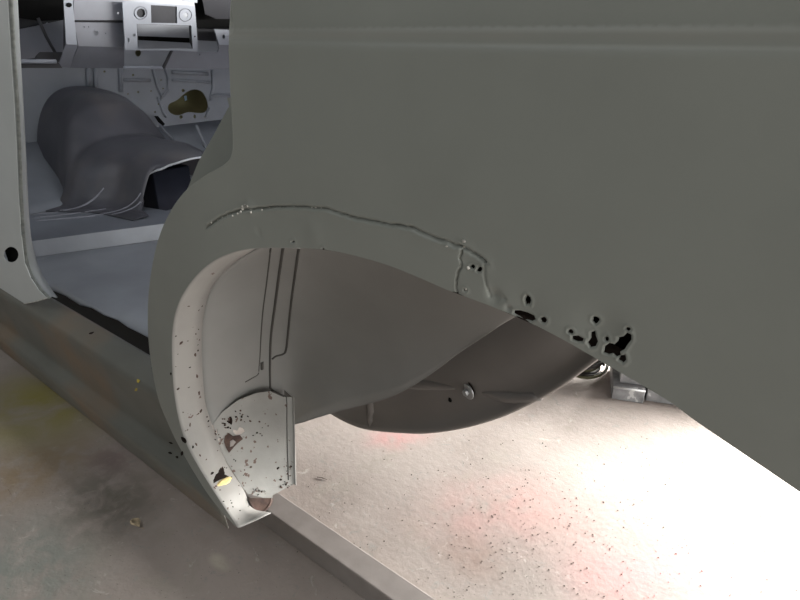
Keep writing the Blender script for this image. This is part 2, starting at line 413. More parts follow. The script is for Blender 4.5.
seamC_px = smoothline([(485, 262), (484, 272), (486, 285), (489, 297)], 5)
random.seed(11)
def wig(line, a): return [(x + random.uniform(-a, a), z + random.uniform(-a, a)) for x, z in line]
seamA = wig([pp2(*q) for q in seamA_px], 0.0006); seamB = wig([pp2(*q) for q in seamB_px], 0.0006); seamC = [pp2(*q) for q in seamC_px]
extra = []
for line, offs in ((seamA, (0, .0012, -.0012, .0026, -.0026, .005, -.005, .008, -.008)), (seamB, (0, .0012, -.0012, .0026, -.0026, .005, -.005)), (seamC, (0, .0014, -.0014, .003, -.003))):
    L = subdiv(line, 0.0025, closed=False)
    for i, p in enumerate(L):
        a = L[max(0, i - 1)]; b = L[min(len(L) - 1, i + 1)]
        t = Vector((b[0] - a[0], b[1] - a[1])); t = t.normalized() if t.length > 0 else Vector((1, 0))
        for o_ in offs: extra.append((p[0] - t.y * o_, p[1] + t.x * o_))
dent_px = [(494, 296, 5, .0035), (503, 299, 2, .0015), (508, 309, 2.5, .002), (250, 207, 7, -.0015), (314, 232, 9, -.0008), (600, 330, 14, .002), (525, 312, 14, .0015), (258, 232, 4, .0008), (472, 262, 9, .001)]
dents = [(*pp2(a, b), r / 600 * 0.75, dd) for a, b, r, dd in dent_px]
for c in hc + [(d[0], d[1], d[2]) for d in dents]:
    for k in (1.0, 1.25, 1.6, 2.2, 3.0):
        R_ = max(c[2], .0012) * k
        for q in range(14):
            a = 2 * math.pi * (q + k) / 14; extra.append((c[0] + R_ * math.cos(a), c[1] + R_ * math.sin(a)))
for h, c in zip(holes2, hc):
    for off in (.0007, .0015, .0024, .0036, .006):
        for p in subdiv(h, .0012):
            v = Vector((p[0] - c[0], p[1] - c[1])); v = v.normalized() if v.length > 0 else Vector((1, 0)); extra.append((p[0] + v.x * off, p[1] + v.y * off))
for i in range(2, 300):   # fine rows around the crease
    for dz in (-.022, -.014, -.008, -.004, 0, .004, .008, .014, .022): extra.append((-.60 + i * .005, ZC + dz))
pts, tris = cdt(outline, holes2, extra, grid=0.011)
seamC_s = seamC
def yq(x, z):
    y = fpan(x, z)
    if -0.75 < x < -0.1 and z > .75 and z < 1.06:
        dA = linedist((x, z), seamA)
        # patch below the seam sits slightly deeper; groove along the joint
        bump_ = 1 + 0.5 * noise.noise(Vector((x * 260, z * 260, 0)))
        y += 0.0036 * math.exp(-(dA / 0.0014) ** 2) * bump_
        y -= 0.0006 * math.exp(-((dA - .004) / 0.003) ** 2)
        dB = linedist((x, z), seamB); y += 0.0030 * math.exp(-(dB / 0.0010) ** 2) * bump_
        dC = linedist((x, z), seamC); y += 0.0012 * math.exp(-(dC / 0.0012) ** 2)
    if x > -0.66:
        for (cx, cz, r), hl in zip(hc, holes2):
            if math.hypot(x - cx, z - cz) < 2.2 * r + .012:
                d = linedist((x, z), hl + [hl[0]]); y -= 0.0004 * math.exp(-((d - .0018) / 0.0013) ** 2) - .0006 * math.exp(-(d / .0008) ** 2)
    for cx, cz, r, dd in dents:
        d = math.hypot(x - cx, z - cz)
        if d < 3 * r: y += dd * math.exp(-(d / r) ** 2)
    return y
def shell_with_normals(name, pts, tris, yf, th, mat, label):
    N = len(pts); e_ = .0003; ys = [yf(*p) for p in pts]; nr = []
    for (x, z) in pts:
        gx = (yf(x + e_, z) - yf(x - e_, z)) / (2 * e_); gz = (yf(x, z + e_) - yf(x, z - e_)) / (2 * e_)
        nr.append(Vector((gx, -1.0, gz)).normalized())
    vs = [(p[0], ys[i], p[1]) for i, p in enumerate(pts)] + [(p[0], ys[i] + th, p[1]) for i, p in enumerate(pts)]
    fs = []; ln = []; edges = {}
    for t in tris:
        a, b, c = [Vector(vs[k]) for k in t]
        if (b - a).cross(c - a).y > 0: t = (t[0], t[2], t[1])
        fs.append(t); ln += [nr[k] for k in t]
        for k in range(3):
            e = (t[k], t[(k + 1) % 3]); edges[e] = 1
    for t in list(fs):
        fs.append((t[0] + N, t[2] + N, t[1] + N)); ln += [-nr[t[0]], -nr[t[2]], -nr[t[1]]]
    for (a, b) in edges:
        if (b, a) not in edges:
            d = Vector(vs[b]) - Vector(vs[a]); fn = Vector((0, 1, 0)).cross(d).normalized()
            q = (b, a, a + N, b + N); A, B, C_ = Vector(vs[q[0]]), Vector(vs[q[1]]), Vector(vs[q[2]])
            fn = (B - A).cross(C_ - A).normalized()
            fs.append(q); ln += [fn] * 4
    o = obj(name, vs, fs, mat, car, smooth=True, label=label)
    o.data.normals_split_custom_set([tuple(v) for v in ln])
    return o
quarter = shell_with_normals('quarter_panel', pts, tris, yq, 0.0014, M['panel'], 'dull greenish-grey rear quarter panel with a welded arch repair and rust holes')
crease_tint(M['panel'], ZC)

# weld beads along the seam
random.seed(5)
bv = []; bf = []
def blob(c, r, sx=1, sz=1):
    s = len(bv); n = 6
    for i, (h, k) in enumerate(((-.0, 1.0), (-.55, .8), (-.9, .35))):
        for j in range(n):
            a = 2 * math.pi * j / n + i * .5; q = random.uniform(.8, 1.2)
            bv.append((c[0] + r * k * q * math.cos(a) * sx, c[1] + h * r * .7, c[2] + r * k * q * math.sin(a) * sz))
    for i in range(2):
        for j in range(n):
            bf.append((s + i * n + j, s + i * n + (j + 1) % n, s + (i + 1) * n + (j + 1) % n, s + (i + 1) * n + j))
    bf.append(tuple(s + 2 * n + j for j in range(n)))
for (a, b, r) in [(211, 222.5, 1.2), (216, 220.5, 1.3), (221, 218, 1.0), (226, 216, 1.2), (233, 215.5, 1), (238, 213.5, 1.3), (241, 212, 1.6), (242, 209, 1.6), (243, 206.5, 1.2), (246, 205, 1.4), (249, 206, 1.1), (250, 210, .9), (252, 212, 1.3), (262, 210, 1.1), (268, 208.5, .8), (310, 208, 1), (314, 207.5, 1.1), (319, 208.5, .9), (279, 207.5, .6), (292, 207, .6), (464, 241, 1.5), (462, 247, 1.3), (447, 246, .9), (468, 268, 1.3), (466, 289, 1.2)]:
    p = PP(a, b); blob((p.x, yq(p.x, p.z), p.z), r / 600 * .85)
obj('weld_bead', bv, bf, M['weld'], car, smooth=True, label='bright weld spatter dots along the arch seam')['kind'] = 'stuff'

# folded edge strips of the panel: door-side jamb and arch return flange
fe_px = smoothline(front_edge, 4)
jr = []
rows0 = [];rows1 = []
for q in fe_px[:64]:
    p = PP(*q); rows0.append((p.x, p.y, p.z)); rows1.append((p.x + .004, p.y + .012, p.z))
loft('door_edge_fold', [rows0, rows1], M['panel'], car, solid=0.001)
jamb_px = [(228, 98), (230, 106), (215, 134), (199, 162), (189, 187), (178, 206), (200, 235), (240, 220), (270, 150), (262, 90)]
jb = sheet('door_jamb', jamb_px, M['panel'], car, th=0.003, Y=0.075)
# rusty inner skin and flange, blackened to give shade behind the rust holes
rows0 = []; rows1 = []; rows2 = []
for q in ae_px[62:]:
    p = PP(*q); rows0.append((p.x, p.y + .001, p.z)); rows1.append((p.x - .002, p.y + .028, p.z + .004)); rows2.append((p.x + .00, p.y + .045, p.z + .18))
rows0.append((.13, .02, .80)); rows1.append((.13, .05, .80)); rows2.append((.2, .07, .98))
loft('inner_skin', [[a for a in rows1], rows2], M['rust_and_shade'], car, solid=0.001)
loft('arch_return_flange', [rows0, rows1], M['rust_and_shade'], car, solid=0.001, label='dark inner return flange of the arch')

# light lip at the front of the arch
lo_px = [(238, 528), (228, 513), (216, 495), (198, 466), (184, 438), (175, 400), (172, 360), (173, 325), (180, 300), (195, 277), (215, 260), (240, 250), (268, 247.5), (300, 248)]
li_px = [(271, 513), (252, 508), (243, 489), (226, 462), (212, 425), (205, 400), (202, 362), (202, 330), (206, 303), (214, 284), (228, 268), (246, 254), (268, 243), (298, 239)]
YLIP = .066
lo = smoothline(lo_px, 6); li = smoothline(li_px, 6)
R = [[], [], [], []]
for (a, b), (c, d) in zip(lo, li):
    p = PP(a, b); q = P(c, d, Y=YLIP)
    R[0].append(p); R[1].append(p.lerp(q, .10) + Vector((.0010, 0, 0))); R[2].append(p.lerp(q, .55) + Vector((.001, 0, 0))); R[3].append(q)
lip = loft('arch_lip', R, M['lip'], car, solid=0.0015, label='light grey chipped return lip of the wheel arch')

# wheel tub: front wall rounding into the side wall
A_px = [(212, 425), (207, 410), (204.5, 400), (202, 375), (201.5, 345), (203, 318), (207, 300), (215, 283), (229, 267), (254, 250), (285, 238), (305, 237), (330, 239), (355, 244), (380, 252), (405, 261), (430, 272), (460, 284), (490, 297), (525, 313), (560, 331), (600, 352), (640, 374)]
B_px = [(284, 428), (288, 427), (292, 425), (297, 423.5), (303, 422), (309, 420), (315, 418), (322, 416), (330, 413.5), (338, 411), (350, 408), (362, 405), (376, 401.5), (392, 396), (408, 388), (424, 378), (441, 366), (458, 353), (476, 341), (494, 329), (512, 317), (535, 308), (560, 300)]
Af = smoothline(A_px, 4); Bf = smoothline(B_px, 4)
YW = 0.27; NT = 26; rows = []
for (a, b), (c, d) in zip(Af, Bf):
    pa = P(a, b, Y=(YLIP if a < 250 and len(rows) < 40 else max(.045, YLIP - (a - 250) * .0007))); pb = P(c, d, Y=YW); r = []
    for k in range(NT + 1):
        th = math.pi / 2 * k / NT; n = 2.15
        y = math.sin(th) ** (2 / n); s = 1 - max(0.0, math.cos(th)) ** (2 / n)
        r.append(Vector((pa.x + (pb.x - pa.x) * s, pa.y + (pb.y - pa.y) * y, pa.z + (pb.z - pa.z) * s)))
    rows.append(r)
for (pa, pb) in [((.05, .045, .83), (-.12, .27, .80)), ((.14, .045, .79), (-.05, .27, .78)), ((.21, .045, .70), (.02, .27, .73)), ((.26, .045, .60), (.10, .27, .62)), ((.285, .045, .50), (.14, .27, .52)), ((.29, .045, .42), (.16, .27, .42))]:
    pa = Vector(pa); pb = Vector(pb); r = []
    for k in range(NT + 1):
        th = math.pi / 2 * k / NT; y = math.sin(th) ** (2 / n); s = 1 - max(0.0, math.cos(th)) ** (2 / n)
        r.append(Vector((pa.x + (pb.x - pa.x) * s, pa.y + (pb.y - pa.y) * y, pa.z + (pb.z - pa.z) * s)))
    rows.append(r)
liner = loft('wheel_arch_liner', rows, M['liner'], car, solid=0.0015)
lv = [v for r in rows for v in r]; n_ = NT + 1; lf = []
for i in range(len(rows) - 1):
    for j in range(NT): lf.append((i * n_ + j, i * n_ + j + 1, (i + 1) * n_ + j + 1, (i + 1) * n_ + j))
bvh_liner = BVHTree.FromPolygons(lv, lf)
bvh_lip = BVHTree.FromPolygons([v for r in R for v in r], [(i * len(R[0]) + j, i * len(R[0]) + j + 1, (i + 1) * len(R[0]) + j + 1, (i + 1) * len(R[0]) + j) for i in range(3) for j in range(len(R[0]) - 1)])
# thin rolled bottom edge of the side wall
tube('liner_hem', [r[-1] for r in rows[10:]], 0.0011, M['liner'], car, n=6)
def on(bvh, px, py, lift=0.0):
    d = ray(px, py).normalized(); h = bvh.ray_cast(CAMP, d)
    if h[0] is None: return None
    return h[0] - d * lift
def seam(name, px, r, mat, bvh=bvh_liner):
    pts = [on(bvh, *q, lift=r * .3) for q in smoothline(px, 5)]; pts = [p for p in pts if p]
    if len(pts) > 1: tube(name, pts, r, mat, car, n=6)
seam('pressed_rib', [(283, 247), (279, 275), (275, 305), (271, 335), (270, 362), (270, 383), (271, 389), (277, 393), (286, 397)], .0025, M['fold_shade'])
seam('pressed_rib', [(299, 247), (295, 275), (291, 305), (288, 335), (286, 350), (283, 354), (276, 356), (272, 359)], .0023, M['fold_shade'])
seam('pressed_rib', [(271, 246), (267, 280), (263, 310), (261, 335), (260, 355), (259, 366), (258, 374), (252, 378), (245, 382)], .0014, M['fold_shade'])
seam('rib_joint', [(262, 362), (262, 369)], .0035, M['fold_shade'])

# splash plate (closing panel) at the foot of the arch
def ray_t(p, px, py): return (p - CAMP).dot(FW)
def plate_t(px, py):
    L = [q for q in li if q[0] < 290 and 300 < q[1] < 507]; L.sort(key=lambda q: q[1])
    if py >= L[-1][1]: xl = L[-1][0]
    else:
        xl = L[0][0]
        for a, b in zip(L, L[1:]):
            if a[1] <= py <= b[1]: xl = a[0] + (b[0] - a[0]) * (py - a[1]) / (b[1] - a[1] + 1e-9); break
    tl = (P(xl, min(py, L[-1][1]), Y=YLIP) - CAMP).dot(FW)
    t1 = (P(294, 484, X=-.745) - CAMP).dot(FW); t0 = (P(285, 397, X=-.835) - CAMP).dot(FW)
    tr = t0 + (t1 - t0) * (py - 397) / 87
    f = min(1.05, max(-.05, (px - xl) / (293 - xl)))
    return tl + (tr - tl) * f
def PL(off=0.0): return ('plate', off)
plate_px = [(213, 424), (222, 412), (238, 400), (256, 393), (271, 391), (283, 397), (292, 397), (293, 440), (294, 484), (284, 489), (273, 495), (271, 500), (260, 497), (248, 494), (243, 488), (227, 463), (217, 440)]
plate_holes = [[(233, 429), (237, 431), (239, 427), (243, 428), (245, 431), (242, 434), (236, 435), (233, 432)], ell(216.5, 431, 1.2, 2.5, 8, .2), ell(219, 440, 1.1, 2, 8, .2), ell(253, 492, 1.6, 1.4, 8, .2), ell(258, 491, 2, 1.6, 8, .2), ell(264, 491.5, 1.3, 1.1, 8, .2), ell(251, 494.5, 1.5, 1, 8, .2), ell(278, 468, 2, 1.2, 8, .2, -.6), ell(253, 435.5, 1.2, .6, 7, .1)]
plate = sheet('splash_plate', plate_px, M['plate'], car, holes=plate_holes, th=0.0018, plane=PL(), label='light grey closing plate with small rust holes')
# turned flange on the plate's inner edge
a0 = P(292, 396.5, plane=PL()); a1 = P(294, 484, plane=PL())
obj('plate_flange', [a0 + Vector((-.03, .006, 0)), a0, a0 + Vector((.006, 0, 0)), a1 + Vector((-.03, .006, 0)), a1, a1 + Vector((.006, 0, 0))], [(0, 1, 4, 3), (1, 2, 5, 4)], M['lip'], car, solid=0.0015)
tube('plate_seam', [P(x, y, plane=PL(.001)) for x, y in smoothline([(271, 391), (282, 396), (286.5, 398), (287, 430), (288.5, 480)], 4)], .0011, M['fold_shade'], car, n=6)
# dark sheet put close behind the plate so its holes look shaded
sheet('hole_shade', [(222, 436), (284, 432), (288, 484), (262, 490), (240, 478)], M['rust_and_shade'], car, th=0.0005, plane=PL(-.0016))

# dark patches of bare rusty metal and chips (thin scabs lying on the metal)
def patch(name, px, mat, bvh=None, X=None, lift=.0018, base_=.0011):
    """thin scab of corroded metal, outline on the surface"""
    vs = []
    c = (sum(q[0] for q in px) / len(px), sum(q[1] for q in px) / len(px))
    for k in (1.0, .6):
        for q in px:
            a = (c[0] + (q[0] - c[0]) * k, c[1] + (q[1] - c[1]) * k)
            p = on(bvh, *a) if bvh else P(*a, plane=X)
            if p is None: return
            if vs and (p - vs[0]).length > .07: return
            d = (CAMP - p).normalized(); vs.append(p + d * (base_ if k == 1.0 else lift))
    n = len(px); fs = [(i, (i + 1) % n, n + (i + 1) % n, n + i) for i in range(n)] + [tuple(range(n, 2 * n))]
    return obj(name, vs, fs, mat, car, smooth=False)
patch('rust_patch', [(225, 436), (229, 433), (233, 436), (240, 435), (243, 439), (238, 443), (234, 447), (229, 453), (226, 448), (224, 442)], M['rust'], X=PL(.0015))
patch('bare_metal_patch', [(230, 441), (233, 439.5), (236, 442), (233, 446), (230, 447)], M['steel'], X=PL(.003))
patch('rust_patch', ell(231, 421, 2, 4, 8, .3), M['rust_and_shade'], X=PL(.0015))
patch('rust_patch', [(213, 484), (213, 478), (217, 473), (221, 467), (224, 468), (225, 474), (230, 476), (229, 480), (223, 479), (218, 481)], M['rust_and_shade'], bvh=bvh_lip)
patch('rust_patch', ell(212, 473, 1.6, 2.4, 8, .3, .8), M['rust_and_shade'], bvh=bvh_lip)
patch('rust_patch', ell(231, 502, 2, 2.6, 8, .3), M['rust_and_shade'], bvh=bvh_lip)
patch('rust_patch', ell(233, 507, 1, 1.6, 8, .3), M['rust_and_shade'], bvh=bvh_lip)
patch('rust_patch', ell(228, 508, 1.1, 1.6, 8, .3), M['rust'], bvh=bvh_lip)
for (a, b, rx, ry, r_) in [(192, 291, 2.2, .9, -.5), (185, 300, 1.6, 1.0, -.6), (189, 306, 1.6, .7, -.2), (181, 343, 2.4, 1, -.8), (188, 341, 1.2, .5, -.2), (195, 355, 1.2, 2, 0), (197, 376, 1, 2.4, 0), (199, 393, 1, 2.2, 0), (178, 389, 2, .8, -.8), (201, 411, 1, 1.9, .4), (198, 414, 2, .6, -.7), (176, 336, 1, .6, 0), (190, 425, .8, 2, .1), (196, 444, .9, 2.6, -.4), (200, 455, .9, 2.6, -.5), (216, 486, 1, 1.4, 0), (220, 490, 1.4, .8, 0)]:
    patch('rust_chip', ell(a, b, rx, ry, 7, .3, r_), M['rust'], bvh=bvh_lip, lift=.0016)
random.seed(31)
for k in range(46):
    f = random.random(); q = li[int(f * (len(li) - 20))]; p_ = lo[int(f * (len(li) - 20))]; t = random.choice((.12, .2, .8, .88, .93, random.random()))
    patch('rust_chip', ell(p_[0] + (q[0] - p_[0]) * t, p_[1] + (q[1] - p_[1]) * t, random.uniform(.5, 1.5), random.uniform(.4, .8), 6, .3, random.uniform(-1.2, .2)), M['rust'] if k % 3 else M['rust_and_shade'], bvh=bvh_lip, lift=.0016)
for (cx_, cy_, n_c, sp) in ((228, 424, 16, 7), (240, 416, 10, 8), (218, 436, 8, 4), (257, 491, 10, 6), (222, 470, 12, 5), (291, 470, 12, 8), (247, 470, 6, 14), (262, 430, 6, 12), (284, 484, 10, 6)):
    for k in range(n_c):
        a = cx_ + random.gauss(0, sp * .5); b = cy_ + random.gauss(0, sp * .5)
        if a > 291 or a < 214: continue
        on_lip = (cx_, cy_) == (222, 470)
        patch('rust_chip', ell(a, b, random.uniform(.5, 1.6), random.uniform(.4, 1.1), 6, .35, random.uniform(-1, 1)), M['rust_and_shade'] if k % 2 else M['rust'], bvh=bvh_lip if on_lip else None, X=PL(.0012), lift=.0016)
foam = patch('foam_remnant', ell(224.5, 481.5, 8, 3.2, 12, .12, -.45), M['foam'], bvh=bvh_lip, lift=.005)
if foam: foam['label'] = 'pale yellow foam remnant in the rusted lip'
# brown tube end under the plate
rr = []
for k in range(6):
    f = k / 5
    rr.append([P(260 + 11 * math.cos(a) + 2 * f, 498 + (15 - 4 * abs(math.cos(a))) * math.sin(a) + 0 * f, plane=PL(.004 - .03 * f)) for a in [math.pi * q / 10 for q in range(11)]])
loft('drain_tube', rr, M['rust'], car, solid=0.001, label='short brown rusty tube end below the plate')
cp = [P(260 + 11 * math.cos(a), 498 + (15 - 4 * abs(math.cos(a))) * math.sin(a), plane=PL(.002)) for a in [math.pi * q / 10 for q in range(11)]]
obj('tube_end', cp, [tuple(range(11))], M['rust'], car, solid=0.002)

# inner wheelhouse panel (dark bowl) with rolled bottom edge
low = smoothline([(290, 380), (310, 398), (330, 412), (350, 423), (370, 429.5), (400, 432.5), (430, 433), (465, 428), (500, 418), (530, 405), (560, 389), (585, 371), (604, 357), (640, 335)], 5)
rows = []
for i, (a, b) in enumerate(low):
    yb = 0.36; p = P(a, b, Y=yb)
    r = [p + Vector((0, -.006, .003)), p + Vector((0, -.009, .008)), p + Vector((0, -.008, .016)), p + Vector((0, -.004, .022))]
    for h, dy in ((.05, -.004), (.09, -.010), (.14, -.014), (.2, -.01), (.26, .0), (.34, .03), (.45, .08)): r.append(p + Vector((0, dy, h)))
    rows.append(r)
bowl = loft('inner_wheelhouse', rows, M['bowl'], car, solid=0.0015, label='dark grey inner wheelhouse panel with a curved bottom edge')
bvv = [v for r in rows for v in r]; nn = len(rows[0])
bvh_bowl = BVHTree.FromPolygons(bvv, [(i * nn + j, i * nn + j + 1, (i + 1) * nn + j + 1, (i + 1) * nn + j) for i in range(len(rows) - 1) for j in range(nn - 1)])
def disc(name, c, nrm, r0, r1, mat, depth, parent, n=20):
    nrm = nrm.normalized(); u = nrm.cross(Vector((0, 0, 1))).normalized(); v = nrm.cross(u)
    vs = []
    for rr_, dd in ((r0, 0), (r1, 0), (r1, depth), (r0, depth)):
        for k in range(n):
            a = 2 * math.pi * k / n; vs.append(c + (u * math.cos(a) + v * math.sin(a)) * rr_ + nrm * dd)
    fs = []
    for q in range(4):
        for k in range(n): fs.append((q * n + k, q * n + (k + 1) % n, ((q + 1) % 4) * n + (k + 1) % n, ((q + 1) % 4) * n + k))
    if r0 <= 0.0001: fs = [f for f in fs]
    return obj(name, vs, fs, mat, parent, smooth=False, bevel=0.0006)
c = on(bvh_bowl, 469, 391)
if c:
    nr = Vector((-.30, -1, -.12)).normalized()
    ws = disc('washer', c + nr * .001, nr, .0045, .0150, M['zinc'], .003, car)
    ws['label'] = 'round zinc washer'
    disc('bolt', c + nr * .004, nr, .0001, .0062, M['zinc'], .007, car, n=6)
    disc('washer_shadow', c + nr * .0003 + Vector((-.001, 0, .003)), nr, .0001, .0172, M['rust_and_shade'], .0006, car)  # offset dark disc painting the washer's shadow on the panel
c = on(bvh_bowl, 450, 399.5)
if c: disc('drain_hole', c, Vector((-.2, -1, -.1)), .0001, .0050, M['black'], .0016, car)
# horizontal and vertical swages in the dark panel
for px in ([(385, 382), (410, 384), (430, 385), (455, 388)], [(482, 392), (500, 396), (520, 398), (540, 398)]):
    pts = [on(bvh_bowl, *q) for q in smoothline(px, 3)]; pts = [p + Vector((0, .0045, 0)) for p in pts if p]
    if len(pts) > 1: tube('swage', pts, [.0125 * (.45 + .55 * math.sin(math.pi * k / (len(pts) - 1))) for k in range(len(pts))], M['bowl'], car, n=12)
pts = [on(bvh_bowl, 370, y) for y in (395, 402, 410, 418, 427)]; pts = [p + Vector((0, .0045, 0)) for p in pts if p]
if len(pts) > 1: tube('swage', pts, [.0125 * (.45 + .55 * math.sin(math.pi * k / (len(pts) - 1))) for k in range(len(pts))], M['bowl'], car, n=12)

# sill (rocker), extruded along the car
SY = .040
def q_of(s, Y=0.0):
    d = D + Y + SY; return 1.576 * d * s / (1.095 - .543 * s)
prof = [(.054, 0), (.050, 0), (.040, 0)] + [(y, H - q_of(c_, y)) for y, c_ in ((.022, .612), (-.002, .640), (-.009, .653), (-.006, .661), (.012, .69), (.022, .718), (.020, .728), (.002, .750), (-.008, .763), (-.002, .771), (.018, .787), (.04, .789))]
prof[2] = (.040, H - q_of(.5935, .040)); prof[0] = (.054, prof[2][1] - .03); prof[1] = (.050, prof[2][1] - .003)
xs = [-3.2 + i * .06 for i in range(39)] + [-.86, -.84, -.82, -.80, -.78, -.76, -.74, -.72, -.70, -.68]
def arch_limit(py):   # the sill is trimmed where the arch lip begins
    L = [q for q in ae_px if q[0] < 245]
    if py >= L[0][1]: return L[0][0] - 9
    for a, b in zip(L, L[1:]):
        if (a[1] - py) * (b[1] - py) <= 0: return a[0] + (b[0] - a[0]) * (py - a[1]) / (b[1] - a[1] + 1e-9) - 4
    return 165
def xend(y, z):
    x = -1.15
    while x < -.6:
        a, b = proj((x, y, z))
        if a > arch_limit(b): break
        x += .003
    return x - .003
ends = [xend(y + SY, z) for y, z in prof]
def sill_rows():
    rows = []
    for x in xs:
        r = []
        for (y, z), xe in zip(prof, ends): r.append(Vector((min(x, xe), y + SY, z)))
        rows.append(r)
    return rows
sr = sill_rows()
loft('sill', sr, M['sill'], car, solid=0.0015, label='dark primed sill running forward under the door opening')
sv = [v for r in sr for v in r]; sn = len(prof)
bvh_sill = BVHTree.FromPolygons(sv, [(i * sn + j, i * sn + j + 1, (i + 1) * sn + j + 1, (i + 1) * sn + j) for i in range(len(sr) - 1) for j in range(sn - 1)])
for px in ([(14.5, 306), (12.5, 306), (13.5, 316), (15.5, 316)], [(137, 379), (140, 380), (137, 391), (134.5, 391)]):
    pm = patch('paint_mark', px, M['yellow'], bvh=bvh_sill, lift=.0050, base_=.0045)
    if pm: pm['label'] = 'yellow paint mark on the sill'
for (a, b, rx, ry, r_) in [(91, 333, 3, 1, -.4), (136, 397, 1.2, 2, 0), (169, 421, 3.4, 2, .7), (172, 429, 2, 1.2, .5), (82, 404, 1.8, 1.8, 0), (153, 368, 1.6, 1.6, 0), (171, 443, 2.4, 1, .3), (170, 453, 2.4, 1, .2), (177, 457, 1.4, 1.2, 0)]:
    patch('rust_patch', ell(a, b, rx, ry, 8, .3, r_), M['rust_and_shade'], bvh=bvh_sill, lift=.003, base_=.0022)
for (a, b, rx, ry, r_) in [(184, 440, 4.5, 2.2, .8), (182, 453, 1.6, 2.4, .3), (193, 447, .9, 1.8, 0), (171, 374, .8, 1.4, 0)]:
    pxs = ell(a, b, rx, ry, 8, .3, r_); vs = [PP(*q, off=-.0009) for q in pxs] + [PP(a + (q[0] - a) * .5, b + (q[1] - b) * .5, off=-.0014) for q in pxs]
    n = 8; obj('rust_patch', vs, [(i, (i + 1) % n, n + (i + 1) % n, n + i) for i in range(n)] + [tuple(range(n, 2 * n))], M['rust_and_shade'], car)
# channel between the sill and the cabin floor, shade put in as black
zt = H - q_of(.5935, .040)
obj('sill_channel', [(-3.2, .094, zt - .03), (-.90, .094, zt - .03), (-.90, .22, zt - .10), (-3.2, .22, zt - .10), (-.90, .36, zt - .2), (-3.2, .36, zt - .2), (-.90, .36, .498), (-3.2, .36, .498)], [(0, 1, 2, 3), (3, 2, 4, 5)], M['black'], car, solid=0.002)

# cabin floor: near pan, step, plateau
ZF = 0.50; ZP = 0.555
e_line = [P(x, y, Z=ZF) for x, y in [(52, 290), (66, 296), (72, 300), (80, 305), (92, 308), (104, 315), (118, 320), (128, 327), (140, 333), (150, 338), (165, 348), (200, 370)]]
step_b = [P(37 + (159 - 37) * t, 257 + (240 - 257) * t, Z=ZF) for t in [(-.6 + 3.2 * i / 11) for i in range(12)]]
step_t = [P(33 + (162 - 33) * t, 241 + (224 - 241) * t, Z=ZP) for t in [(-.6 + 3.2 * i / 11) for i in range(12)]]
near = [Vector((e_line[0].x - .5, e_line[0].y, ZF))] + e_line
pan_poly = [(v.x, v.y) for v in step_b] + [(-.85, 1.62)] + [(-.85, .30)] + [(v.x, v.y) for v in reversed(e_line)]
pt_, tr_ = cdt(pan_poly, grid=.03)
def zpan(x, y):
    p = Vector((x, y, ZF)); z = ZF
    a = P(75, 258, Z=ZF); b = P(143, 312, Z=ZF); d, t = segdist((x, y), (a.x, a.y), (b.x, b.y))
    z += .006 * math.exp(-(d / .02) ** 2)
    c_ = P(118, 322, Z=ZF); z += 0
    return z
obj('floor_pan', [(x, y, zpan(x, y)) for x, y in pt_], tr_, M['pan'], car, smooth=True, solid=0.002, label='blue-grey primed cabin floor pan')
pl = P(77, 275.5, Z=ZF + .002)
disc('floor_plug', pl, Vector((0, 0, 1)), .004, .014, M['cabin_light'], .003, car, n=16)
rows = []
for k in range(5):
    f = k / 4; rows.append([a.lerp(b, f) for a, b in zip(step_b, step_t)])
loft('floor_step', rows, M['cabin_light'], car, smooth=False, solid=0.002, label='paler step of the floor crossmember')
far = [Vector((-3.0, y, ZP)) for y in [v.y for v in step_t]]
plat = [(v.x, v.y) for v in step_t] + [(-3.0, step_t[-1].y), (-3.0, step_t[0].y)]
tun_open = [(-2.9, .60), (-2.9, 1.04), (-2.02, .98), (-2.02, .69), (-2.4, .60)]
tun_cut = None
pt_, tr_ = cdt(plat, [tun_open])
obj('floor_plateau', [(x, y, ZP) for x, y in pt_], tr_, M['cabin'], car, solid=0.002)

# transmission tunnel and bell-housing dome
CY = 0.82
secs = [(-1.985, .158, .165), (-2.05, .168, .176), (-2.12, .180, .186), (-2.20, .200, .196), (-2.28, .224, .203, -.035), (-2.34, .238, .208, -.06), (-2.38, .240, .216, -.065), (-2.41, .234, .27, -.065), (-2.45, .222, .335, -.065), (-2.50, .212, .365, -.065), (-2.56, .208, .376, -.065), (-2.64, .206, .38, -.065), (-2.74, .206, .38, -.065)]
secs = [q if len(q) == 4 else (*q, 0.0) for q in secs]
sx = []
for i in range(len(secs) - 1):
    for q in range(4):
        t = q / 4; sx.append(tuple(a + (b - a) * t for a, b in zip(secs[i], secs[i + 1])))
sx.append(secs[-1]); rows = []
CY0 = CY
for i, (x, hw, ht, oc) in enumerate(sx):
    CY = CY0 + oc
    r = []; n = 36
    r.append(Vector((x, CY - hw - .12, ZP + .004))); r.append(Vector((x, CY - hw - .06, ZP + .008)))
    for k in range(n + 1):
        a = math.pi - math.pi * k / n; ex = 2 / 2.5
        cx_ = math.copysign(abs(math.cos(a)) ** ex, math.cos(a)); sz_ = min(1.0, abs(math.sin(a)) ** ex)
        fl = (.045 if i < 26 else .02) * (1 - sz_) ** 4
        xx = x
        if i == 0: xx += .016 * noise.noise(Vector((k * .45, 3.1, 0))) - .15 * math.exp(-((k - 5) / 5.5) ** 2)
        elif i < 5: xx -= .15 * (1 - i / 5) * math.exp(-((k - 5) / 5.5) ** 2)
        r.append(Vector((xx, CY + cx_ * (hw + fl), ZP + .012 + sz_ * ht)))
    r.append(Vector((x, CY + hw + .06, ZP + .008))); r.append(Vector((x, CY + hw + .12, ZP + .004)))
    rows.append(r)
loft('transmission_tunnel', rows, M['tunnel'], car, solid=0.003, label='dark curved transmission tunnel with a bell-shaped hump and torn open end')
tv = [v for q in rows for v in q]; tn = len(rows[0])
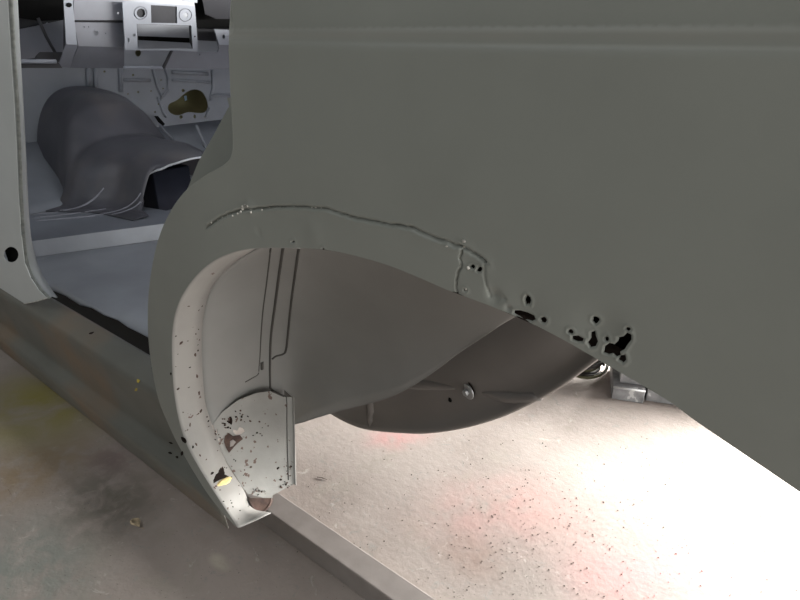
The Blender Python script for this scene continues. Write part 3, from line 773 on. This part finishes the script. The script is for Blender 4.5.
tv += [Vector((-3, -.5, ZP + .001)), Vector((-1.9, -.5, ZP + .001)), Vector((-1.9, .72, ZP + .001)), Vector((-3, .72, ZP + .001))]
tf = [(i * tn + j, i * tn + j + 1, (i + 1) * tn + j + 1, (i + 1) * tn + j) for i in range(len(rows) - 1) for j in range(tn - 1)] + [tuple(range(len(tv) - 4, len(tv)))]
bvh_tun = BVHTree.FromPolygons(tv, tf)
for px in ([(36, 214), (52, 213), (70, 210), (86, 204), (97, 196), (104, 188)], [(34, 218), (55, 216), (78, 213), (95, 211), (106, 209)], [(36, 221), (60, 219), (84, 217), (104, 214)], [(60, 211), (78, 208), (92, 201), (100, 193)], [(104, 214), (118, 211), (129, 206), (137, 199), (141, 193)], [(112, 215), (124, 212), (135, 207), (142, 201)]):
    pts = [on(bvh_tun, *q) for q in smoothline(px, 4)]
    tube('floor_flute', [p for p in pts if p], .0035, M['flute_highlight'], car, n=6)
tube('torn_edge', [v for v in rows[0][6:26]], .004, M['cabin_light'], car, n=6)

# firewall with its openings
FX = -2.70
fw_px = [(-60, -20), (300, -20), (300, 118), (-60, 122)]
blobh = smoothline([(168, 110), (169, 104), (177, 100), (185, 93), (193, 89.5), (201, 91), (206, 98), (208, 106), (205, 112), (198, 113), (188, 112), (180, 115), (173, 114.5)], 3, closed=True)
fholes = [blobh, ell(138, 53, 3, 3.5), ell(104.5, 71.5, 1.2), ell(133, 75, 1.2), ell(138, 92, 1.1), ell(128, 94, .9), ell(151, 91, .9), ell(161, 80, .9), ell(163, 88.5, .9), ell(158.5, 104, 1), ell(155, 112, 1), ell(183, 90.5, 1.6), ell(181, 117, 1.8), ell(194.5, 116.5, 1.3, 2), ell(205, 118 - 1.5, .9), ell(156, 98, .8), ell(158.5, 118 - 2, 1.6, 2.6, 10, 0, -.6)]
fholes = fholes[:-2]
fw_px[2:] = [(300, 140), (-60, 150)]
sheet('firewall', fw_px, M['cabin'], car, holes=fholes, th=0.003, X=FX, label='blue-grey firewall with bolt holes and a keyhole-shaped opening')
zfw = P(200, 121, X=FX).z
rows = [[Vector((FX - .01, y, zfw + .004)) for y in (-.1, .5, 1.1, 1.7)], [Vector((FX + .06, y, zfw - .06)) for y in (-.1, .5, 1.1, 1.7)], [Vector((FX + .30, y, ZP + .03)) for y in (-.1, .5, 1.1, 1.7)], [Vector((FX + .36, y, ZP + .003)) for y in (-.1, .5, 1.1, 1.7)]]
loft('toe_board', rows, M['cabin'], car, solid=0.003)
def strip(name, px, r, mat, X): tube(name, [P(a, b, X=X) for a, b in px], r, mat, car, n=8)
for px, r in (([(88, 66), (88.5, 90)], .009), ([(95, 66), (95.5, 90)], .008), ([(120, 62), (121, 92)], .010), ([(122, 80), (150, 80)], .007), ([(152, 66), (157, 86), (162, 98), (160, 99), (168, 90), (168, 78), (165, 68)], .006), ([(172, 72), (208, 74)], .008), ([(172, 80), (210, 82)], .006), ([(212, 70), (213, 88), (210, 100)], .007), ([(158, 97), (163, 112), (166, 117)], .006), ([(210, 96), (216, 95), (232, 95)], .006), ([(209, 108), (206, 117)], .006)):
    strip('firewall_rib', px, r, M['cabin'], FX + .006)
sheet('brake_opening', [(154, 116), (158, 116), (165, 124), (163, 126), (158, 122)], M['black'], car, th=.001, X=FX + .07)
loc = [P(a, b, X=FX + .15) for a, b in [(196, 125), (206, 148)]]
tube('toe_rib', loc, .007, M['cabin'], car)
tube('toe_rib', [P(a, b, X=FX + .15) for a, b in [(160, 125), (173, 140)]], .006, M['cabin'], car)
sheet('engine_bay_panel', [(100, 40), (260, 40), (260, 160), (100, 160)], M['olive'], car, th=.004, X=-2.97, label='olive bay panel seen through the firewall opening')
sheet('bay_tag', [(184, 96), (186.5, 95.5), (187, 100), (185, 101)], M['blue'], car, th=.002, X=-2.95, label='small light blue tag')

# dashboard frame
DX = -2.10
dsh = bpy.data.objects.new('dashboard', None); COL.objects.link(dsh); reparent(dsh); dsh['label'] = 'blue-grey stripped metal dashboard frame'
def dobj(o):
    m = o.matrix_parent_inverse.copy(); o.parent = dsh; o.matrix_parent_inverse = Matrix.Identity(4); return o
def dsheet(name, px, mat, th=.004, X=DX, holes=(), label=None): return dobj(sheet(name, px, mat, car, holes=holes, th=th, X=X, label=label))
def dband(name, top, bot, X0, X1, mat):   # folded band between two image lines at two depths
    a = [P(*q, X=X0) for q in top]; b = [P(*q, X=X1) for q in bot]
    return dobj(loft(name, [a, b], mat, car, smooth=False, solid=.003))
dsheet('dash_face', [(73, -10), (123, -10), (123, 20), (74, 20)], M['dash'], X=DX + .01, holes=[ell(118, 13, 1.3)])
dsheet('dash_face', [(74, 22), (123, 22.5), (124, 47), (78, 46)], M['dash'], holes=[ell(95.5, 33, 2.6), ell(105, 33.5, .7), ell(83.5, 27, .7), ell(88, 27, .7)])
dband('dash_fold', [(74, 20), (123, 20.5)], [(74, 22), (123, 22.5)], DX + .01, DX, M['dashdark'])
dband('dash_underside', [(78, 46), (124, 47)], [(70, 67.5), (124, 68)], DX, DX - .06, M['dash'])
dband('dash_bracket', [(63, -8), (71.5, -8)], [(66, 44), (77, 45)], DX + .03, DX + .03, M['fascia'])
dband('dash_bracket', [(66, 44), (77, 45)], [(58, 66), (70, 67.5)], DX + .03, DX - .02, M['dash'])
dsheet('bracket_hole', ell(69, 5, 2.8, 2.4), M['black'], th=.002, X=DX + .033)
dobj(tube('cross_bar', [P(10, 61.5, X=DX), P(56, 61.5, X=DX)], .0065, M['fascia'], car))
dsheet('lower_rail', [(8, 62), (58, 62), (62, 68), (8, 68)], M['dashdark'], X=DX - .01)
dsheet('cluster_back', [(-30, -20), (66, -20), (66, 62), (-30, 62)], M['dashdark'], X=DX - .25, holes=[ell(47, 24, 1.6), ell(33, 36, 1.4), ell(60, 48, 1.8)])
dsheet('cluster_back_plate', [(16, 30), (63, 20), (63, 54), (18, 60)], M['dash'], X=DX - .23)
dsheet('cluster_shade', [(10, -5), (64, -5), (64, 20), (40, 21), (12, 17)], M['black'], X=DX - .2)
dobj(tube('cluster_brace', [P(a, b, X=DX - .15) for a, b in [(38, 18), (46, 36), (57, 56)]], .005, M['dashdark'], car))
dobj(tube('cluster_brace', [P(a, b, X=DX - .15) for a, b in [(14, 28), (18, 58)]], .006, M['dashdark'], car))
dsheet('cluster_bracket', [(36, 56), (40, 52), (62, 52), (62, 60), (34, 60)], M['dashdark'], X=DX - .1)
# radio fascia
hole_big = [(136.5, 24), (191, 25.5), (192.5, 48.5), (137.5, 49)]
fas = dsheet('radio_fascia', [(122, 1.5), (194.5, 5.5), (198, 51), (125, 50)], M['fascia'], X=DX + .04, holes=[ell(140.8, 13, 4.4, 4.6), hole_big, [(150.5, 5), (176.5, 6.5), (177, 23.2), (151, 22.8)], ell(185.5, 15, 2.5), ell(133.8, 35, 1.5), [(127, 38.5), (129, 38), (129, 42), (127.3, 42.3)], ell(190, 18.5, .9), ell(194.8, 36.5, 1)], label='paler radio fascia with knob holes')
dsheet('fascia_blank', [(150.5, 5), (176.5, 6.5), (177, 23.2), (151, 22.8)], M['dashdark'], X=DX + .036)
dsheet('fascia_blank', ell(140.8, 13, 5, 5), M['dashdark'], X=DX + .034)
for cx_, cy_, r_ in ((140.8, 13, 6.3), (185.5, 15, 6.3)):
    dobj(tube('knob_ring', [P(*q, X=DX + .043) for q in ell(cx_, cy_, r_, r_, 20)] + [P(cx_ + r_, cy_, X=DX + .043)], .0012, M['dash'], car, n=6))
a = [P(*q, X=DX + .04) for q in hole_big]; b = [P(*q, X=DX - .10) for q in [(137, 22), (189, 24), (190, 42), (138, 42)]]
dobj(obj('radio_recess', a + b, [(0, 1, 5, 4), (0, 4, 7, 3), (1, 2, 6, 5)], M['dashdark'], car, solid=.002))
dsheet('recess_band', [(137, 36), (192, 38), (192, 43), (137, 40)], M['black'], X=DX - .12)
dsheet('dash_top', [(122, -8), (196, -8), (196, 0), (122, -1)], M['dashdark'], X=DX + .02)
dsheet('top_tab', [(184, -6), (197, -6), (197, 3), (182, 1)], M['fascia'], X=DX + .045)
dobj(tube('lower_lip', [P(124, 67.5, X=DX + .03), P(162, 67.8, X=DX + .03)], .005, M['fascia'], car))
dobj(tube('stay', [P(163, 68, X=DX), P(172, 50, X=DX)], .005, M['dashdark'], car))
# passenger side
dsheet('glovebox_panel', [(172, 51), (199, 52), (217, 52), (219, 49), (214, 29), (262, 31), (262, 70), (165, 68)], M['dash'], holes=[ell(223, 36.5, 1.3, 2), ell(199, 51.5 + 3, .8)])
dsheet('dash_face', [(214, 29.5), (240, 31), (240, 45), (219, 45)], M['fascia'], X=DX + .004, holes=[ell(223.5, 36.8, 1.3, 2.2)])
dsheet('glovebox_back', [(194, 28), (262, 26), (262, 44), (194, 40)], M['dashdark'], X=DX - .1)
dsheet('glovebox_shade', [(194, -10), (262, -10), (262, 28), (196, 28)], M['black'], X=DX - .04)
dsheet('dash_pod', [(200, -10), (232, -10), (236, 12), (230, 19), (216, 19), (205, 14)], M['poddark'], X=DX + .02)
# body shell's cabin sides and rear floor (mostly out of sight), some added to block light
obj('far_side', [(-3.1, 1.64, .4), (.9, 1.64, .4), (.9, 1.64, 1.2), (-3.1, 1.64, 1.2)], [(0, 1, 2, 3)], M['cabin'], car, solid=.004)  # raised to keep doorway daylight off the dash
obj('rear_light_block', [(-.2, .05, .90), (-.2, 1.62, .90), (-.2, 1.62, 1.30), (-.2, .05, 1.30)], [(0, 1, 2, 3)], M['cabin'], car, solid=.004)  # unseen panel added to keep rear daylight out of the cabin
obj('boot_floor', [(-.82, .40, .90), (.9, .40, .90), (.9, 1.62, .90), (-.82, 1.62, .90)], [(0, 1, 2, 3)], M['bowl'], car, solid=.004)

obj('shade_roof', [(-2.35, .12, 1.62), (.6, .12, 1.62), (.6, 1.52, 1.62), (-2.35, 1.52, 1.62)], [(0, 1, 2, 3)], M['cabin'], car, solid=.004)  # unseen roof sheet, added to shade the cabin

# centre pillar at the left
YPIL = SY
edge_in = [(0, -300), (6, -40), (8, 0), (10.5, 45), (14, 95), (17, 150), (18.5, 190), (21, 232), (25, 263), (31, 278), (39, 290), (47, 298)]
face_px = edge_in + [(32, 302), (15, 306), (8, 300), (0, 289), (-25, 262), (-60, 215), (-90, -40), (-100, -300)]
pf = [P(*q, Y=YPIL) for q in face_px]; ph = [P(*q, Y=YPIL) for q in ell(11.3, 254.5, 7.6, 7.8, 20)]
pt_, tr_ = cdt([(v.x, v.z) for v in pf], [[(v.x, v.z) for v in ph]], grid=.04)
obj('centre_pillar', [(x, YPIL + .0, z) for x, z in pt_], tr_, M['pillar'], car, solid=.002, label='grey pillar with a round black access hole')
hp = P(11, 254, Y=SY)
box('pillar_hole_shade', (hp.x - .08, YPIL + .012, hp.z - .06), (hp.x + .03, YPIL + .016, hp.z + .06), M['black'], car)  # black plate behind the hole, standing in for its dark inside
sm = smoothline(edge_in, 6)
out_px = smoothline([(8, -300), (13, -40), (15, 0), (17.5, 45), (20.5, 95), (24, 150), (26.5, 190), (29, 225), (34, 252), (41, 272), (49, 286), (57, 297)], 6)
r0 = [P(*q, Y=SY) for q in sm]; r3 = [P(*q, Y=SY + .035) for q in out_px]
r1 = [a + Vector((.004, .010, 0)) for a in r0]
r0b = [a + Vector((.0, .012, 0)) for a in r0]
rows = [r0, r0b] + [[a.lerp(b, f) + Vector((.010 * math.sin(math.pi * f), 0, 0)) for a, b in zip(r0b, r3)] for f in (.3, .6, .85, 1)]
loft('pillar_flange', rows, M['pillar_in'], car, solid=.0015)
tube('door_seal_edge', [a + Vector((.002, .004, 0)) for a in r0], .0035, M['rubber'], car, n=6, label='rough worn strip along the pillar edge')
tube('pillar_seam', [P(*q, Y=SY - .0015) for q in [(15, 306), (25, 303.5), (36, 301.5), (47, 298)]], .0011, M['weld'], car, n=6)

# ------------------------------------------------------------------ things on the workshop floor
# square steel tube lying along the car
tb = [Vector((-2.6, .255, 0)), Vector((.3, .255, 0))]
def sq_tube(x0, x1, y0, y1, z0, z1, name, mat):
    wv = .005; vs = []; fs = []
    for x in (x0, x1):
        for k, ins in ((0, 0), (1, wv)):
            vs += [(x, y0 + ins, z0 + ins), (x, y1 - ins, z0 + ins), (x, y1 - ins, z1 - ins), (x, y0 + ins, z1 - ins)]
    for k in (0, 4):
        for j in range(4): fs.append((k + j, k + (j + 1) % 4, 8 + k + (j + 1) % 4, 8 + k + j))
    for e_ in (0, 8):
        for j in range(4): fs.append((e_ + j, e_ + (j + 1) % 4, e_ + 4 + (j + 1) % 4, e_ + 4 + j))
    bm = bmesh.new(); V = [bm.verts.new(v) for v in vs]; [bm.faces.new([V[i] for i in f]) for f in fs]
    bmesh.ops.recalc_face_normals(bm, faces=bm.faces); me = bpy.data.meshes.new(name); bm.to_mesh(me); bm.free(); me.materials.append(mat)
    o = bpy.data.objects.new(name, me); COL.objects.link(o); b_ = o.modifiers.new('e', 'BEVEL'); b_.width = .004; b_.segments = 2; return o
t1 = sq_tube(-2.6, .35, .262, .322, 0.0, .06, 'steel_tube', M['steel'])
thing(t1, 'long grey square steel tube lying on the concrete under the wheel arch', 'tube')

# stack of grey blocks behind the car
base = P(611, 399, Z=0.0); xdir = (P(680, 409, Z=0.0) - base).normalized(); ang = math.atan2(xdir.y, xdir.x)
ydir = Vector((-xdir.y, xdir.x, 0))
if ydir.y < 0: ydir = -ydir
def block(a0, a1, b0, b1, z0, z1, label):
    o = empty('grey_block', base + xdir * ((a0 + a1) / 2) + ydir * ((b0 + b1) / 2) + Vector((0, 0, z0)), label, 'block', 'stacked grey blocks beyond the car')
    c = o.location; ha = (a1 - a0) / 2 - .001; hb = (b1 - b0) / 2; hz = (z1 - z0)
    vs = []
    for s1 in (-1, 1):
        for s2 in (-1, 1):
            for zz in (0, hz - .001): vs.append(Vector((c.x, c.y, c.z + zz)) + xdir * (s1 * ha) + ydir * (s2 * hb))
    fs = [(0, 1, 3, 2), (4, 6, 7, 5), (0, 4, 5, 1), (2, 3, 7, 6), (0, 2, 6, 4), (1, 5, 7, 3)]
    obj('body', vs, fs, M['block'], o, bevel=.003)
    A = Vector((0, 0, hz)) + c - xdir * ha - ydir * (hb + .001); B = A + xdir * 2 * ha
    tube('pale_edge', [A - Vector((0, 0, .003)), B - Vector((0, 0, .003))], .0035, M['wrap'], o, n=6)
    return o
block(0, .105, 0, .2, 0, .052, 'short grey block at the bottom left of the stack beyond the car')
block(.112, .50, .02, .22, 0, .052, 'long grey block on the floor at the bottom of the stack')
block(.02, .42, .03, .2, .052, .100, 'long grey block in the middle layer of the stack')
block(.03, .36, .04, .2, .100, .148, 'grey block on the third layer of the stack')
block(.035, .30, .05, .2, .148, .196, 'topmost grey block of the stack, mostly hidden by the panel')
# cable tangle left of it
random.seed(3)
cab = empty('cable_tangle', P(601, 385, Z=0.0), 'tangle of dark cables lying beside the grey block stack', 'cables')
ctr = P(598, 391, Z=0.0) + ydir * .12
for k in range(26):
    pts = []; ph_ = random.uniform(0, 6); rx = random.uniform(.012, .085); tilt = random.uniform(-.5, .5); zc = .006 + .0065 * k
    for q in range(22):
        a = ph_ + q * .27; pts.append(ctr + xdir * (rx * math.cos(a) - .055) + ydir * (rx * math.sin(a)) + Vector((0, 0, zc + .02 + .02 * math.sin(a + tilt) * min(1, k / 3))))
    tube('cable', pts, .0055, M['cable'] if k % 3 else M['cable_olive'], cab, n=6)

# things seen through the torn tunnel end
def standing(name, px0, px1, X, depth, top_y, mat, label, cat):
    a = P(px0, top_y, X=X); b = P(px1, top_y, X=X)
    o = box(name, (X - depth, min(a.y, b.y), 0), (X, max(a.y, b.y), a.z), mat, bevel=.004); return thing(o, label, cat)
bd = standing('plywood_board', 140, 151.5, -2.27, .012, 176, M['board'], 'olive yellow board upright beside the black crate inside the tunnel', 'board')
bx = standing('black_crate', 152.5, 190, -2.12, .12, 172, M['box'], 'black crate seen through the open end of the tunnel', 'crate')

tz = P(170, 172, X=-2.12).z; tc_ = P(168, 171, Z=tz); tr0 = .022
prof_t = [(0.0005, 0), (tr0, 0), (tr0, .004), (tr0 * .95, .006), (tr0 * .95, .030), (tr0, .032), (tr0, .036), (tr0 * .9, .037), (.0005, .036)]
tc_.x = -2.18
rows = [[Vector((tc_.x + a * math.cos(q * math.pi / 10), tc_.y + .02 + a * math.sin(q * math.pi / 10), tz + h)) for q in range(20)] for a, h in prof_t]
thing(loft('tin', rows, M['blue'], closed=True), 'pale blue tin on top of the black crate', 'tin')

# small debris
lf = empty('dry_leaf', P(136, 525, Z=0), 'small curled dry leaf on the concrete left of the arch', 'leaf')
c = P(136, 525, Z=0.0)
rows = []
for i in range(6):
    t = i / 5; wd = .012 * math.sin(math.pi * (t * .9 + .05))
    rows.append([c + Vector((-.018 + .036 * t, s_ * wd, .003 + .006 * abs(s_) + .004 * math.sin(t * 3))) for s_ in (-1, -.4, .4, 1)])
obj('blade', [v for r in rows for v in r], [(i * 4 + j, i * 4 + j + 1, i * 4 + j + 5, i * 4 + j + 4) for i in range(5) for j in range(3)], M['leaf'], lf, solid=.0006)
tube('stem', [c + Vector((.018, 0, .004)), c + Vector((.030, .006, .002))], .0008, M['leaf'], lf, n=5)
p0 = P(317, 477, Z=.002); p1 = P(327, 479.5, Z=.002)
thing(tube('twig', [p0, p0.lerp(p1, .5) + Vector((0, .001, .001)), p1], .0012, M['grit'], None, n=6), 'tiny dark twig on the pinkish concrete right of the arch foot', 'twig')
random.seed(21); gv = []; gf = []
def chipg(p, s_):
    k = len(gv); 
    for dx, dy, dz in ((-1, -.6, 0), (1, -.5, 0), (.2, 1, 0), (0, 0, .9)):
        gv.append(p + Vector((dx * s_ * random.uniform(.6, 1.2), dy * s_ * random.uniform(.6, 1.2), dz * s_)))
    gf.extend([(k, k + 1, k + 3), (k + 1, k + 2, k + 3), (k + 2, k, k + 3)])
for _ in range(420):
    a = random.gauss(540, 75); b = random.gauss(535, 45)
    if b < 440 or b > 640: continue
    chipg(P(a, b, Z=0.0005), random.choice((.0008, .001, .0014, .0022)))
for _ in range(260):
    a = random.uniform(300, 800); b = random.uniform(430, 600); chipg(P(a, b, Z=0.0005), random.choice((.0008, .001, .0016)))
for _ in range(120):
    a = random.uniform(0, 400); b = random.uniform(480, 600); chipg(P(a, b, Z=0.0005), random.choice((.0008, .001)))
g = obj('floor_grit', gv, gf, M['grit']); thing(g, 'scattered dark grit and rust flakes on the concrete', 'debris'); g['kind'] = 'stuff'
